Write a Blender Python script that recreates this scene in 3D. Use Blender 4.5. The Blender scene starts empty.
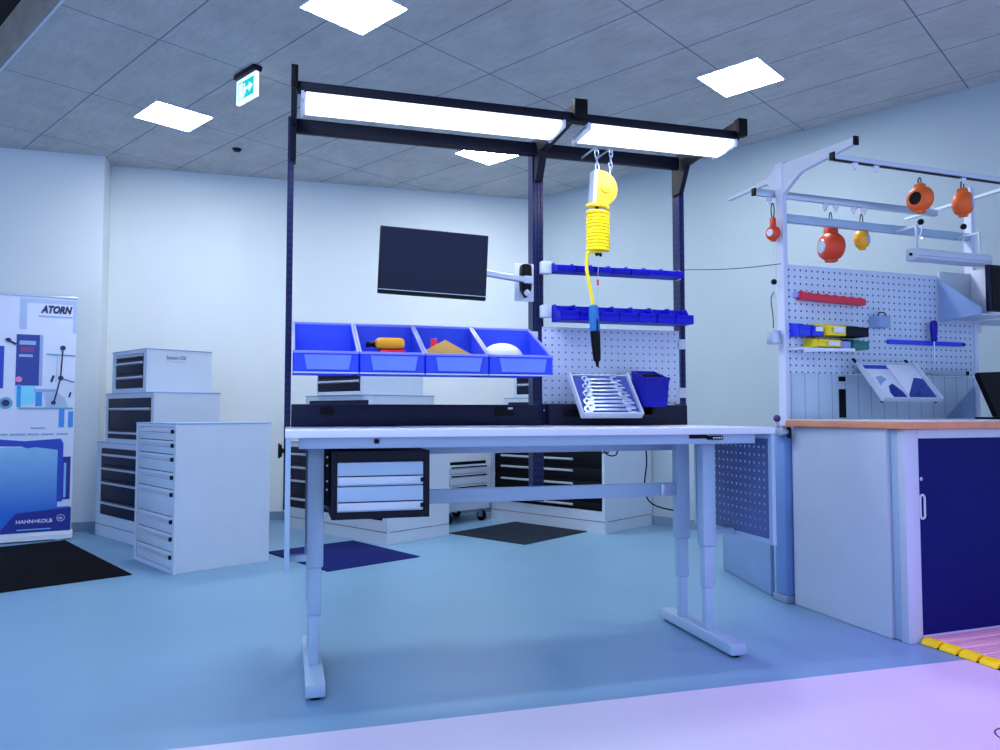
import bpy, bmesh, math, random
from mathutils import Vector, Matrix
random.seed(4)
C = bpy.context.scene.collection
PI = math.pi
OBX, OBY, YB = -0.745, 2.942, 0.2751      # bench frame: origin on the floor at the front of the left foot
ROX, ROY, YR = 1.910, 3.620, 0.34         # frame of the cabinet and rack on the right
YC = 0.8184                               # direction of the ceiling grid
CZ = 3.485

# ------------------------------------------------------------------ materials
def lin(c):
    return tuple(((v/255)/12.92 if v/255 <= .04045 else ((v/255+.055)/1.055)**2.4) for v in c)

def mat(name, rgb, rough=.5, metal=0., var=.04, scale=6., spec=.5, emit=None, strength=0., trans=0., coat=0.):
    m = bpy.data.materials.new(name); m.use_nodes = True
    nt = m.node_tree; b = nt.nodes['Principled BSDF']; col = lin(rgb)
    b.inputs['Roughness'].default_value = rough
    b.inputs['Metallic'].default_value = metal
    b.inputs['Specular IOR Level'].default_value = spec
    b.inputs['Coat Weight'].default_value = coat
    tc = nt.nodes.new('ShaderNodeTexCoord'); nz = nt.nodes.new('ShaderNodeTexNoise')
    nz.inputs['Scale'].default_value = scale; nz.inputs['Detail'].default_value = 4
    nt.links.new(tc.outputs['Object'], nz.inputs['Vector'])
    rp = nt.nodes.new('ShaderNodeValToRGB')
    rp.color_ramp.elements[0].position = .3; rp.color_ramp.elements[1].position = .7
    rp.color_ramp.elements[0].color = tuple(max(0, v*(1-var)) for v in col)+(1,)
    rp.color_ramp.elements[1].color = tuple(min(1, v*(1+var)) for v in col)+(1,)
    nt.links.new(nz.outputs['Fac'], rp.inputs['Fac'])
    nt.links.new(rp.outputs['Color'], b.inputs['Base Color'])
    if emit:
        b.inputs['Emission Color'].default_value = lin(emit)+(1,)
        b.inputs['Emission Strength'].default_value = strength
    if trans:
        tr = nt.nodes.new('ShaderNodeBsdfTranslucent'); mx = nt.nodes.new('ShaderNodeMixShader')
        nt.links.new(rp.outputs['Color'], tr.inputs['Color'])
        mx.inputs['Fac'].default_value = trans
        nt.links.new(b.outputs['BSDF'], mx.inputs[1]); nt.links.new(tr.outputs['BSDF'], mx.inputs[2])
        nt.links.new(mx.outputs['Shader'], nt.nodes['Material Output'].inputs['Surface'])
    return m

def periodic(nt, sock, period, offset=0.):
    """distance (m) to the nearest multiple of period"""
    a = nt.nodes.new('ShaderNodeMath'); a.operation = 'ADD'; a.inputs[1].default_value = -offset+period*1000.5
    nt.links.new(sock, a.inputs[0])
    f = nt.nodes.new('ShaderNodeMath'); f.operation = 'MODULO'; f.inputs[1].default_value = period
    nt.links.new(a.outputs[0], f.inputs[0])
    s = nt.nodes.new('ShaderNodeMath'); s.operation = 'SUBTRACT'; s.inputs[1].default_value = period/2
    nt.links.new(f.outputs[0], s.inputs[0])
    b = nt.nodes.new('ShaderNodeMath'); b.operation = 'ABSOLUTE'; nt.links.new(s.outputs[0], b.inputs[0])
    return b.outputs[0]

def mth(nt, op, a, b=None):
    n = nt.nodes.new('ShaderNodeMath'); n.operation = op
    for i, v in enumerate((a, b)):
        if v is None: continue
        if isinstance(v, (int, float)): n.inputs[i].default_value = v
        else: nt.links.new(v, n.inputs[i])
    return n.outputs[0]

def overlay(m, build, rgb):
    """mix a second base colour into material m where the mask built by build(nt, x, y, z) is 1"""
    nt = m.node_tree; b = nt.nodes['Principled BSDF']
    src = b.inputs['Base Color'].links[0].from_socket
    tc = nt.nodes.new('ShaderNodeTexCoord'); sp = nt.nodes.new('ShaderNodeSeparateXYZ')
    nt.links.new(tc.outputs['Object'], sp.inputs[0])
    mask = build(nt, sp.outputs[0], sp.outputs[1], sp.outputs[2])
    mx = nt.nodes.new('ShaderNodeMix'); mx.data_type = 'RGBA'
    nt.links.new(mask, mx.inputs['Factor']); nt.links.new(src, mx.inputs['A'])
    mx.inputs['B'].default_value = lin(rgb)+(1,)
    nt.links.new(mx.outputs['Result'], b.inputs['Base Color'])
    return m

M = {}
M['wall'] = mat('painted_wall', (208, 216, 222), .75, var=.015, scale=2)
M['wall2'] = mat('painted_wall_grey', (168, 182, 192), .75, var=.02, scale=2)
M['base'] = mat('baseboard_vinyl', (120, 140, 168), .6)
M['floor'] = mat('vinyl_floor', (112, 152, 184), .36, var=.04, scale=1.4, spec=.5)
M['floor2'] = mat('glow_tinted_pale_vinyl', (206, 198, 222), .42, var=.03, scale=1.2, spec=.4)  # violet glow is tinted into this pale floor colour
M['white'] = mat('white_powder_coat', (196, 207, 222), .4, var=.015)
M['cab'] = mat('white_cabinet_steel', (186, 199, 216), .45, var=.02)
M['bench'] = mat('bench_light_steel', (160, 186, 210), .38, var=.02)
M['top'] = mat('white_laminate', (222, 226, 240), .3, var=.01)
M['dark'] = mat('anthracite_steel', (9, 11, 30), .5, var=.08, spec=.22)
M['navy'] = mat('navy_steel', (9, 13, 46), .45, var=.08, spec=.25)
M['black'] = mat('black_plastic', (3, 3, 8), .5, spec=.18)
M['drawerdark'] = mat('dark_drawer_front', (12, 14, 42), .5, var=.06, spec=.22)
M['lightgrip'] = mat('aluminium_grip', (190, 200, 215), .3, metal=.3)
M['mat_dark'] = mat('dark_rubber_mat', (10, 10, 18), .95, var=.15, scale=60, spec=.1)
M['mat_blue'] = mat('blue_rubber_mat', (10, 24, 92), .9, var=.15, scale=60, spec=.15)
M['mat_grey'] = mat('grey_rubber_mat', (26, 36, 50), .9, var=.15, scale=60, spec=.15)
M['bin'] = mat('blue_bin_plastic', (84, 116, 255), .35, var=.05, trans=.5, spec=.35)
M['binpale'] = mat('pale_label_window', (112, 140, 250), .3, var=.08)
M['binrim'] = mat('pale_bin_rim', (158, 166, 252), .35, trans=.3)
M['smallbin'] = mat('deep_blue_plastic', (10, 4, 180), .4, var=.05, spec=.25)
M['binnavy'] = mat('royal_blue_plastic', (8, 12, 150), .4, var=.05, spec=.25)
M['screen'] = mat('screen_glass', (8, 14, 40), .25, spec=.28)
M['yellow'] = mat('yellow_plastic', (252, 226, 8), .35)
M['amber'] = mat('amber_plastic', (252, 172, 16), .35)
M['orange'] = mat('orange_plastic', (232, 96, 14), .4)
M['orangered'] = mat('orange_red_plastic', (214, 62, 20), .4)
M['red'] = mat('red_plastic', (216, 20, 60), .4)
M['green'] = mat('green_plastic', (10, 112, 100), .4)
M['steel'] = mat('brushed_steel', (186, 198, 218), .28, metal=.7)
M['chrome'] = mat('chrome_vanadium', (170, 186, 222), .3, metal=.6)
M['foam'] = mat('blue_tool_foam', (60, 78, 160), .9)
M['teal'] = mat('teal_grip', (30, 110, 180), .4)
M['wood'] = mat('beech_edge', (214, 142, 104), .5, var=.08, scale=20)
M['wooddeck'] = mat('pale_wood_slat', (226, 186, 196), .55, var=.03, scale=6)
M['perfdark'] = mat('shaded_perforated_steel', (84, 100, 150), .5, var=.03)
M['groove'] = mat('slat_groove', (150, 104, 130), .7)
M['blue'] = mat('blue_paint', (22, 50, 220), .4)
M['lilac'] = mat('lilac_plastic', (150, 160, 225), .4)
M['door'] = mat('navy_roller_door', (2, 6, 92), .5, var=.06, scale=3, spec=.15)
M['paper'] = mat('white_paper', (224, 228, 244), .6)
M['paperorange'] = mat('orange_card', (250, 188, 84), .6)
M['partition'] = mat('blue_grey_panel', (132, 160, 202), .5)
M['column'] = mat('blue_grey_column', (104, 140, 196), .42)
M['soffit'] = mat('brown_grey_soffit', (150, 142, 134), .8, var=.12)
M['void'] = mat('black_upper_ceiling', (18, 18, 18), .9)
M['lamp'] = mat('lamp_diffuser', (250, 250, 255), .4, emit=(240, 246, 255), strength=1.0)
M['tube'] = mat('lamp_tube', (250, 250, 255), .4, emit=(244, 248, 255), strength=40.)
M['panel_light'] = mat('ceiling_panel_diffuser', (250, 250, 255), .4, emit=(246, 252, 255), strength=58.)
M['exitwhite'] = mat('exit_sign_white', (240, 250, 255), .4, emit=(225, 240, 255), strength=.8)
M['exitgreen'] = mat('exit_sign_teal', (10, 190, 190), .4, emit=(0, 190, 180), strength=.7)
# banner inks
for n, c in dict(b_white=(206, 216, 242), b_grey=(166, 186, 222), b_navy=(20, 40, 140), b_box=(40, 62, 150), b_ink=(28, 36, 84), b_cyan=(120, 214, 244),
                 b_blue=(60, 140, 222), b_deep=(30, 66, 190), b_sky=(120, 182, 232), b_pink=(222, 130, 180), b_mid=(140, 170, 214), b_red=(120, 60, 130), b_knob=(66, 40, 96), b_teal=(90, 160, 190)).items():
    M[n] = mat('banner_'+n[2:], c, .5, var=.03)
# banner lower picture: pale at the top of the print, deeper blue at its bottom (a printed picture)
M['b_grad'] = mat('banner_print_blend', (140, 196, 236), .5)
overlay(M['b_grad'], lambda nt, x, y, z: mth(nt, 'MINIMUM', mth(nt, 'MAXIMUM', mth(nt, 'MULTIPLY', mth(nt, 'SUBTRACT', .85, z), 1.6), 0.), 1.), (24, 100, 208))

# ceiling boards: concrete-look with thin joints
M['ceil'] = mat('ceiling_board', (192, 190, 188), .85, var=.08, scale=3.5)
nt = M['ceil'].node_tree
tcn = nt.nodes.new('ShaderNodeTexCoord'); mp = nt.nodes.new('ShaderNodeMapping'); mp.inputs['Scale'].default_value = (9, 2.2, 1)
n2 = nt.nodes.new('ShaderNodeTexNoise'); n2.inputs['Scale'].default_value = 3; n2.inputs['Detail'].default_value = 9; n2.inputs['Roughness'].default_value = .75
nt.links.new(tcn.outputs['Object'], mp.inputs[0]); nt.links.new(mp.outputs[0], n2.inputs['Vector'])
bs = nt.nodes['Principled BSDF']; src = bs.inputs['Base Color'].links[0].from_socket
mx = nt.nodes.new('ShaderNodeMix'); mx.data_type = 'RGBA'; mx.blend_type = 'MULTIPLY'; mx.inputs['Factor'].default_value = .38
rp2 = nt.nodes.new('ShaderNodeValToRGB'); rp2.color_ramp.elements[0].position = .3; rp2.color_ramp.elements[0].color = (.45, .45, .45, 1); rp2.color_ramp.elements[1].position = .62
nt.links.new(n2.outputs['Fac'], rp2.inputs['Fac']); nt.links.new(src, mx.inputs['A']); nt.links.new(rp2.outputs['Color'], mx.inputs['B'])
nt.links.new(mx.outputs['Result'], bs.inputs['Base Color'])
overlay(M['ceil'], lambda nt, x, y, z: mth(nt, 'LESS_THAN', mth(nt, 'MINIMUM', periodic(nt, x, .603, 1.955), periodic(nt, y, 1.213, 6.05)), .0042), (92, 102, 126))

def dots(m, px, pz, r, rgb, ax='x', ox=0., oz=0.):
    def f(nt, x, y, z):
        h = {'x': x, 'y': y}[ax]
        a = periodic(nt, h, px, ox); b = periodic(nt, z, pz, oz)
        return mth(nt, 'LESS_THAN', mth(nt, 'MAXIMUM', a, b), r)
    return overlay(m, f, rgb)
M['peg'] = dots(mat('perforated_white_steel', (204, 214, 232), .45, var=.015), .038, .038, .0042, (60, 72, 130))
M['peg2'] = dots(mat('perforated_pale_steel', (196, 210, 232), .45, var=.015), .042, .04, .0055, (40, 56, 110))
M['slot'] = overlay(mat('slotted_navy_profile', (16, 26, 88), .38, var=.05, spec=.3),
                    lambda nt, x, y, z: mth(nt, 'LESS_THAN', periodic(nt, z, .034), .005), (12, 16, 44))
M['slotwhite'] = overlay(mat('slotted_white_profile', (200, 208, 232), .4, var=.02),
                         lambda nt, x, y, z: mth(nt, 'MULTIPLY', mth(nt, 'LESS_THAN', periodic(nt, z, .06), .015), mth(nt, 'LESS_THAN', periodic(nt, x, 10., .013), .006)), (70, 86, 130))
M['slat'] = overlay(mat('slatted_white_panel', (190, 208, 226), .5, var=.02),
                    lambda nt, x, y, z: mth(nt, 'LESS_THAN', periodic(nt, x, .1), .003), (140, 164, 194))

# ------------------------------------------------------------------ mesh builder
class MB:
    def __init__(s): s.bm = bmesh.new()
    def _add(s, verts, faces):
        vs = [s.bm.verts.new(v) for v in verts]
        for f in faces:
            try: s.bm.faces.new([vs[i] for i in f])
            except ValueError: pass
        return s
    def merge(s, o, mtx=None):
        me = bpy.data.meshes.new('tmp'); o.to_mesh(me)
        if mtx is not None: me.transform(mtx)
        s.bm.from_mesh(me); bpy.data.meshes.remove(me); o.free(); return s
    def box(s, x0, x1, y0, y1, z0, z1, bev=0., mtx=None):
        b = bmesh.new()
        v = [b.verts.new((x, y, z)) for x in (x0, x1) for y in (y0, y1) for z in (z0, z1)]
        for f in ((0, 1, 3, 2), (4, 6, 7, 5), (0, 4, 5, 1), (2, 3, 7, 6), (0, 2, 6, 4), (1, 5, 7, 3)): b.faces.new([v[i] for i in f])
        if bev:
            bev = min(bev, .45*min(abs(x1-x0), abs(y1-y0), abs(z1-z0)))
            bmesh.ops.bevel(b, geom=b.edges[:], offset=bev, segments=2, affect='EDGES', profile=.5)
        return s.merge(b, mtx)
    def prism(s, poly, axis, a0, a1, bev=0., mtx=None):
        b = bmesh.new(); n = len(poly)
        def p(q, a): return {'x': (a, q[0], q[1]), 'y': (q[0], a, q[1]), 'z': (q[0], q[1], a)}[axis]
        v0 = [b.verts.new(p(q, a0)) for q in poly]; v1 = [b.verts.new(p(q, a1)) for q in poly]
        b.faces.new(v0); b.faces.new(v1[::-1])
        for i in range(n): b.faces.new((v0[i], v1[i], v1[(i+1) % n], v0[(i+1) % n]))
        bmesh.ops.recalc_face_normals(b, faces=b.faces[:])
        if bev: bmesh.ops.bevel(b, geom=b.edges[:], offset=bev, segments=2, affect='EDGES')
        return s.merge(b, mtx)
    def cyl(s, p0, p1, r, r2=None, seg=18, caps=True):
        r2 = r if r2 is None else r2
        p0 = Vector(p0); p1 = Vector(p1); d = (p1-p0).normalized()
        a = d.orthogonal().normalized(); c = d.cross(a)
        v = []
        for p, rr in ((p0, r), (p1, r2)):
            for i in range(seg):
                t = 2*PI*i/seg; v.append(p+(a*math.cos(t)+c*math.sin(t))*rr)
        f = [(i, (i+1) % seg, seg+(i+1) % seg, seg+i) for i in range(seg)]
        if caps: f += [tuple(range(seg))[::-1], tuple(range(seg, 2*seg))]
        return s._add(v, f)
    def lathe(s, prof, c, d=(0, 0, 1), seg=28):
        """prof: list of (t along d, radius)"""
        c = Vector(c); d = Vector(d).normalized(); a = d.orthogonal().normalized(); e = d.cross(a)
        v = []; n = len(prof)
        for t, r in prof:
            for i in range(seg):
                w = 2*PI*i/seg; v.append(c+d*t+(a*math.cos(w)+e*math.sin(w))*max(r, 1e-5))
        f = [(k*seg+i, k*seg+(i+1) % seg, (k+1)*seg+(i+1) % seg, (k+1)*seg+i) for k in range(n-1) for i in range(seg)]
        f += [tuple(range(seg))[::-1], tuple(range((n-1)*seg, n*seg))]
        return s._add(v, f)
    def ball(s, c, r, sc=(1, 1, 1), seg=18):
        b = bmesh.new(); bmesh.ops.create_uvsphere(b, u_segments=seg, v_segments=seg//2+2, radius=r)
        return s.merge(b, Matrix.Translation(c) @ Matrix.Diagonal((*sc, 1)))
    def tube(s, pts, r, seg=8, closed=False):
        pts = [Vector(p) for p in pts]; n = len(pts); v = []; prev = None
        for i, p in enumerate(pts):
            a = pts[(i-1) % n] if closed or i > 0 else p; b = pts[(i+1) % n] if closed or i < n-1 else p
            d = (b-a).normalized()
            if prev is None: x = d.orthogonal().normalized()
            else:
                x = prev-d*prev.dot(d); x = x.normalized() if x.length > 1e-6 else d.orthogonal().normalized()
            prev = x; y = d.cross(x)
            for k in range(seg):
                t = 2*PI*k/seg; v.append(p+(x*math.cos(t)+y*math.sin(t))*r)
        m = n if closed else n-1
        f = [(i*seg+k, i*seg+(k+1) % seg, ((i+1) % n)*seg+(k+1) % seg, ((i+1) % n)*seg+k) for i in range(m) for k in range(seg)]
        if not closed: f += [tuple(range(seg))[::-1], tuple(range((n-1)*seg, n*seg))]
        return s._add(v, f)
    def perf(s, u0, u1, z0, z1, pitch, hole, x, t, border):
        """perforated sheet in the y-z plane at x, with square through-holes"""
        nu = max(1, int((u1-u0-2*border)/pitch)); nz = max(1, int((z1-z0-2*border)/pitch))
        bu = (u1-u0-nu*pitch)/2; bz = (z1-z0-nz*pitch)/2
        b = bmesh.new()
        def quad(a, c, d, e): b.faces.new([b.verts.new((x, *q)) for q in (a, c, d, e)])
        def rect(a0, a1, c0, c1): quad((a0, c0), (a1, c0), (a1, c1), (a0, c1))
        rect(u0, u0+bu, z0, z1); rect(u1-bu, u1, z0, z1); rect(u0+bu, u1-bu, z0, z0+bz); rect(u0+bu, u1-bu, z1-bz, z1)
        h = hole/2
        for i in range(nu):
            for k in range(nz):
                a0 = u0+bu+i*pitch; c0 = z0+bz+k*pitch; am = a0+pitch/2; cm = c0+pitch/2; a1 = a0+pitch; c1 = c0+pitch
                o = ((a0, c0), (a1, c0), (a1, c1), (a0, c1)); n = ((am-h, cm-h), (am+h, cm-h), (am+h, cm+h), (am-h, cm+h))
                for j in range(4): quad(o[j], o[(j+1) % 4], n[(j+1) % 4], n[j])
        bmesh.ops.remove_doubles(b, verts=b.verts[:], dist=1e-5)
        r = bmesh.ops.extrude_face_region(b, geom=b.faces[:])
        bmesh.ops.translate(b, verts=[g for g in r['geom'] if isinstance(g, bmesh.types.BMVert)], vec=(t, 0, 0))
        bmesh.ops.recalc_face_normals(b, faces=b.faces[:])
        return s.merge(b)

def link(name, mb, m, parent=None, off=(0, 0, 0), smooth=True):
    me = bpy.data.meshes.new(name)
    bmesh.ops.recalc_face_normals(mb.bm, faces=mb.bm.faces[:])
    mb.bm.to_mesh(me); mb.bm.free()
    if any(off): me.transform(Matrix.Translation([-v for v in off]))
    if smooth:
        me.shade_smooth(); me.set_sharp_from_angle(angle=math.radians(38))
    me.materials.append(m)
    o = bpy.data.objects.new(name, me); C.objects.link(o)
    if parent: o.parent = parent
    return o

class Frame:
    def __init__(s, x, y, yaw): s.x, s.y, s.yaw = x, y, yaw
    def W(s, u, v, z=0.):
        c, n = math.cos(s.yaw), math.sin(s.yaw); return Vector((s.x+c*u-n*v, s.y+n*u+c*v, z))
FB = Frame(OBX, OBY, YB); FR = Frame(ROX, ROY, YR); F0 = Frame(0, 0, 0); FC = Frame(0, 0, YC)

class Thing:
    """an Empty at the thing's base; its parts are given in frame coordinates unless local"""
    def __init__(s, name, F, loc, label, cat, group=None, extra=None, local=False):
        o = bpy.data.objects.new(name, None); C.objects.link(o); o.empty_display_size = .05
        o.location = F.W(*loc)
        R = Matrix.Rotation(F.yaw, 4, 'Z')
        if extra is not None: R = R @ extra; local = True
        o.rotation_euler = R.to_euler()
        o['label'] = label; o['category'] = cat
        if group: o['group'] = group
        s.o = o; s.off = (0, 0, 0) if local else loc
    def part(s, name, mb, m, parent=None, label=None, smooth=True):
        p = link(name, mb, M[m] if isinstance(m, str) else m, parent or s.o, s.off, smooth)
        if label: p['label'] = label
        return p

def solo(name, mb, m, F, loc, label, cat, group=None, extra=None, local=False):
    """a thing that is one mesh"""
    if extra is not None: local = True
    o = link(name, mb, M[m], None, (0, 0, 0) if local else loc)
    o.location = F.W(*loc); R = Matrix.Rotation(F.yaw, 4, 'Z')
    if extra is not None: R = R @ extra
    o.rotation_euler = R.to_euler(); o['label'] = label; o['category'] = cat
    if group: o['group'] = group
    return o

def struct(name, mb, m, F=F0):
    o = link(name, mb, M[m], None, smooth=False); o.location = (F.x, F.y, 0); o.rotation_euler = (0, 0, F.yaw)
    o['kind'] = 'structure'; return o

def dup(root, F, loc, label, extra=None, group=None):
    r = root.copy(); C.objects.link(r); r.location = F.W(*loc)
    if extra is not None: r.rotation_euler = (Matrix.Rotation(F.yaw, 4, 'Z') @ extra).to_euler()
    r['label'] = label
    if group: r['group'] = group
    for ch in list(root.children):
        c = ch.copy(); C.objects.link(c); c.parent = r
        for g in list(ch.children):
            d = g.copy(); C.objects.link(d); d.parent = c
    return r

def text_mesh(body, size, shear=0., bold=.0, ext=.001):
    cu = bpy.data.curves.new('lettering', 'FONT'); cu.body = body; cu.size = size; cu.shear = shear; cu.offset = bold; cu.extrude = ext
    cu.align_x = 'LEFT'; cu.resolution_u = 3
    o = bpy.data.objects.new('lettering', cu); C.objects.link(o)
    bpy.context.view_layer.update()
    me = bpy.data.meshes.new_from_object(o.evaluated_get(bpy.context.evaluated_depsgraph_get()))
    bpy.data.objects.remove(o); bpy.data.curves.remove(cu)
    mb = MB(); mb.bm.from_mesh(me); bpy.data.meshes.remove(me)
    return mb

def text_upright(body, size, x, y, z, width=None, shear=0., bold=0., mirror_rot=None):
    """lettering standing in the x-z plane, facing -y"""
    mb = text_mesh(body, size, shear, bold)
    xs = [v.co.x for v in mb.bm.verts]; w = max(xs)-min(xs); k = (width/w) if width else 1
    mt = Matrix.Translation((x, y, z)) @ Matrix.Rotation(PI/2, 4, 'X') @ Matrix.Diagonal((k, 1, 1, 1)) @ Matrix.Translation((-min(xs), 0, 0))
    if mirror_rot is not None: mt = mirror_rot @ mt
    bmesh.ops.transform(mb.bm, matrix=mt, verts=mb.bm.verts[:])
    return mb

def smooth_pts(ps, k=6):
    ps = [Vector(p) for p in ps]; out = []
    for i in range(len(ps)-1):
        p0 = ps[max(i-1, 0)]; p1 = ps[i]; p2 = ps[i+1]; p3 = ps[min(i+2, len(ps)-1)]
        for j in range(k):
            s = j/k
            out.append(.5*((2*p1)+(p2-p0)*s+(2*p0-5*p1+4*p2-p3)*s*s+(3*p1-p0-3*p2+p3)*s**3))
    return out+[ps[-1]]

# ------------------------------------------------------------------ the room
def slab(x0, x1, y0, y1, z0, z1): return MB().box(x0, x1, y0, y1, z0, z1)
struct('floor', slab(-9, 9, -.352, 9, -.1, 0), 'floor', FB)
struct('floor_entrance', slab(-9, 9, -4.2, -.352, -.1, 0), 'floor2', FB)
# ceiling boards end along a grid line; a taller dark bay begins there
struct('ceiling', slab(1.372, 7.4, -2.8, 9.6, CZ, CZ+.04), 'ceil', FC)
struct('ceiling_soffit', slab(1.330, 1.372, -2.8, 9.6, CZ-.004, CZ+.24), 'soffit', FC)
struct('ceiling_upper', slab(-1.6, 1.35, -2.8, 9.6, CZ+.24, CZ+.28), 'void', FC)
struct('trim_soffit', slab(1.366, 1.380, -2.8, 9.6, CZ-.008, CZ), 'white', FC)
WU = 2.56
struct('wall_back', slab(-1.80, 2.72, 4.94, 5.06, 0, CZ), 'wall', FB)
struct('wall_left', slab(-4.6, -1.765, 4.66, 5.06, 0, CZ), 'wall', FB)
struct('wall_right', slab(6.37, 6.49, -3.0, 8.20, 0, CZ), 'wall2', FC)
struct('baseboard_back', slab(-1.765, 2.70, 4.925, 4.94, 0, .085), 'base', FB)
struct('baseboard_left', slab(-4.6, -1.75, 4.645, 4.66, 0, .085), 'base', FB)
struct('baseboard_right', slab(6.36, 6.37, -3.0, 8.15, 0, .085), 'base', FC)

# ceiling light panels
pan_lab = ['square ceiling light panel left of the tall bench frame, beside the exit sign',
           'square ceiling light panel above the space between bench and right rack',
           'square ceiling light panel nearest the camera, cut by the top of the picture',
           'square ceiling light panel seen below the bench lamps, partly behind the rear beam']
pan = None
for i, (x, y) in enumerate(((2.565, 6.03), (5.04, 2.35), (2.58, 3.60), (4.94, 4.76))):
    if pan is None:
        t = Thing('ceiling_light', FC, (x, y, CZ), pan_lab[0], 'ceiling light', 'ceiling light panels', local=True)
        h = .222
        fr = MB()
        for a in ((-h-.012, -h, -h-.012, h+.012), (h, h+.012, -h-.012, h+.012), (-h, h, -h-.012, -h), (-h, h, h, h+.012)): fr.box(a[0], a[1], a[2], a[3], -.008, 0)
        t.part('frame', fr, 'white'); t.part('diffuser', MB().box(-h, h, -h, h, -.005, 0), 'panel_light'); pan = t.o
    else: dup(pan, FC, (x, y, CZ), pan_lab[i])

# exit sign
ex = Frame(-1.775, 5.18, YC-PI/2)
t = Thing('exit_sign', ex, (0, 0, CZ), 'lit hanging exit sign with a door and an arrow pointing right', 'exit sign', local=True)
t.part('mount', MB().box(-.14, .14, -.035, .035, -.035, 0, .006), 'dark')
t.part('housing', MB().box(-.135, .135, -.014, .014, -.215, -.04, .004), 'exitwhite')
t.part('pictogram_field', MB().box(-.10, .115, -.017, -.0145, -.195, -.07), 'exitgreen')
t.part('door_symbol', MB().box(-.088, -.035, -.019, -.0175, -.192, -.08), 'exitwhite')
ar = MB().prism([(.0, -.142), (.052, -.142), (.052, -.166), (.104, -.132), (.052, -.098), (.052, -.122), (.0, -.122)], 'y', -.019, -.0175)
t.part('arrow', ar, 'exitwhite')
rm = MB().ball((-.012, -.018, -.10), .010, (1, .2, 1)).prism([(-.03, -.19), (-.018, -.19), (-.008, -.155), (.004, -.17), (.006, -.155), (-.002, -.14), (-.006, -.115), (-.022, -.115), (-.02, -.15)], 'y', -.019, -.0175)
t.part('running_figure', rm, 'exitwhite')
solo('ceiling_sensor', MB().lathe([(-.025, .012), (-.022, .03), (-.006, .04), (0, .042)], (0, 0, 0)), 'dark', F0, (-2.40, 6.75, CZ), 'small round dark sensor on the ceiling below the left light panel', 'sensor', local=True)

# ------------------------------------------------------------------ the workbench
wb = Thing('workbench', FB, (1.0, .35, 0), 'height-adjustable white workbench with dark overhead frame, standing in the middle', 'workbench')
P = wb.part
P('tabletop', MB().box(-.09, 2.095, -.02, .735, .988, 1.018, .003), 'top')
P('front_rail', MB().box(-.038, 2.02, .03, .085, .943, .9875, .003), 'bench')
P('rear_rail', MB().box(.02, 1.98, .58, .63, .885, .9875, .003), 'bench')
for uc in (.033, 1.855):
    for vc in (.19, .43):
        c = P('leg', MB().box(uc-.034, uc+.034, vc-.03, vc+.03, .452, .9425, .006), 'bench')
        P('middle_tube', MB().box(uc-.027, uc+.027, vc-.024, vc+.024, .258, .452, .005), 'bench', c)
        P('inner_tube', MB().box(uc-.021, uc+.021, vc-.019, vc+.019, .055, .258, .004), 'bench', c)
    f = P('foot', MB().box(uc-.037, uc+.037, -.066, .60, .012, .060, .004), 'bench')
    gl = MB()
    for vg in (-.03, .56): gl.cyl((uc, vg, 0), (uc, vg, .008), .022, .022).cyl((uc, vg, .008), (uc, vg, .016), .009)
    P('levelling_foot', gl, 'black', f)
P('cross_bar', MB().box(.067, 1.82, .42, .45, .664, .730, .004), 'bench')
P('cross_bar_bracket', MB().box(1.735, 1.80, .412, .42, .668, .726, .002), 'steel')
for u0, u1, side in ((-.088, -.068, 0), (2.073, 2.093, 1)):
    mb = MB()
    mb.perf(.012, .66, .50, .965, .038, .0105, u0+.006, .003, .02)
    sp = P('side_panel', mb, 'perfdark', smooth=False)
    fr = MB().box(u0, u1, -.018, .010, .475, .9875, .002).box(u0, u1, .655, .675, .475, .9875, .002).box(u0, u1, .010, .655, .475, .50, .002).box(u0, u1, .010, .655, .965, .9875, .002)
    P('panel_frame', fr, 'bench', sp, 'pale panel frame')
    br = MB().box(-.068, 0, .10, .13, .492, .518, .002) if not side else MB().box(1.889, 2.073, .29, .32, .480, .510, .002)
    P('panel_bracket', br, 'bench')
kn = MB().lathe([(0, .008), (.012, .010), (.013, .022), (.024, .030), (.028, .028)], (-.088, .02, .938), (-1, 0, 0))
P('clamp_knob', kn, 'black')
# uprights, arms and beams
ZA0, ZA1 = 2.455, 2.525
for u0, u1, z0 in ((-.098, -.068, .62), (1.163, 1.223, .62), (2.036, 2.066, .62)):
    mb = MB().box(u0, u1, .738, .815, z0, 2.54)
    if u1-u0 > .04:
        for q in (.012, .030, .048): mb.box(u0+q-.003, u0+q+.003, .731, .738, 1.15, 2.33)
    else:
        mb.box((u0+u1)/2-.003, (u0+u1)/2+.003, .732, .738, 1.15, 2.33)
    P('upright_post', mb, 'slot', smooth=False)
    uc = (u0+u1)/2; w = .021 if u1-u0 > .04 else .014
    if u0 < 0: uc, w = -.072, .013
    if u0 > 2: uc -= .012
    arm = MB().prism([(.80, 2.32), (.715, 2.32), (.64, ZA0), (.15, ZA0+.012), (.15, ZA1-.005), (.80, ZA1+.02)], 'x', uc-w, uc+w, .002)
    a = P('bracket_arm', arm, 'dark')
    P('end_cap', MB().box(uc-w-(.011 if u0 > 0 else .001), uc+w+(.011 if u0 > 0 else .001), .112, .155, 2.437, 2.522, .003), 'black', a)
P('rear_beam', MB().box(-.068, 2.02, .700, .736, 2.452, 2.520, .003), 'dark')
P('front_beam', MB().box(-.064, 2.04, .145, .185, 2.425, 2.468, .003), 'dark')
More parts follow.
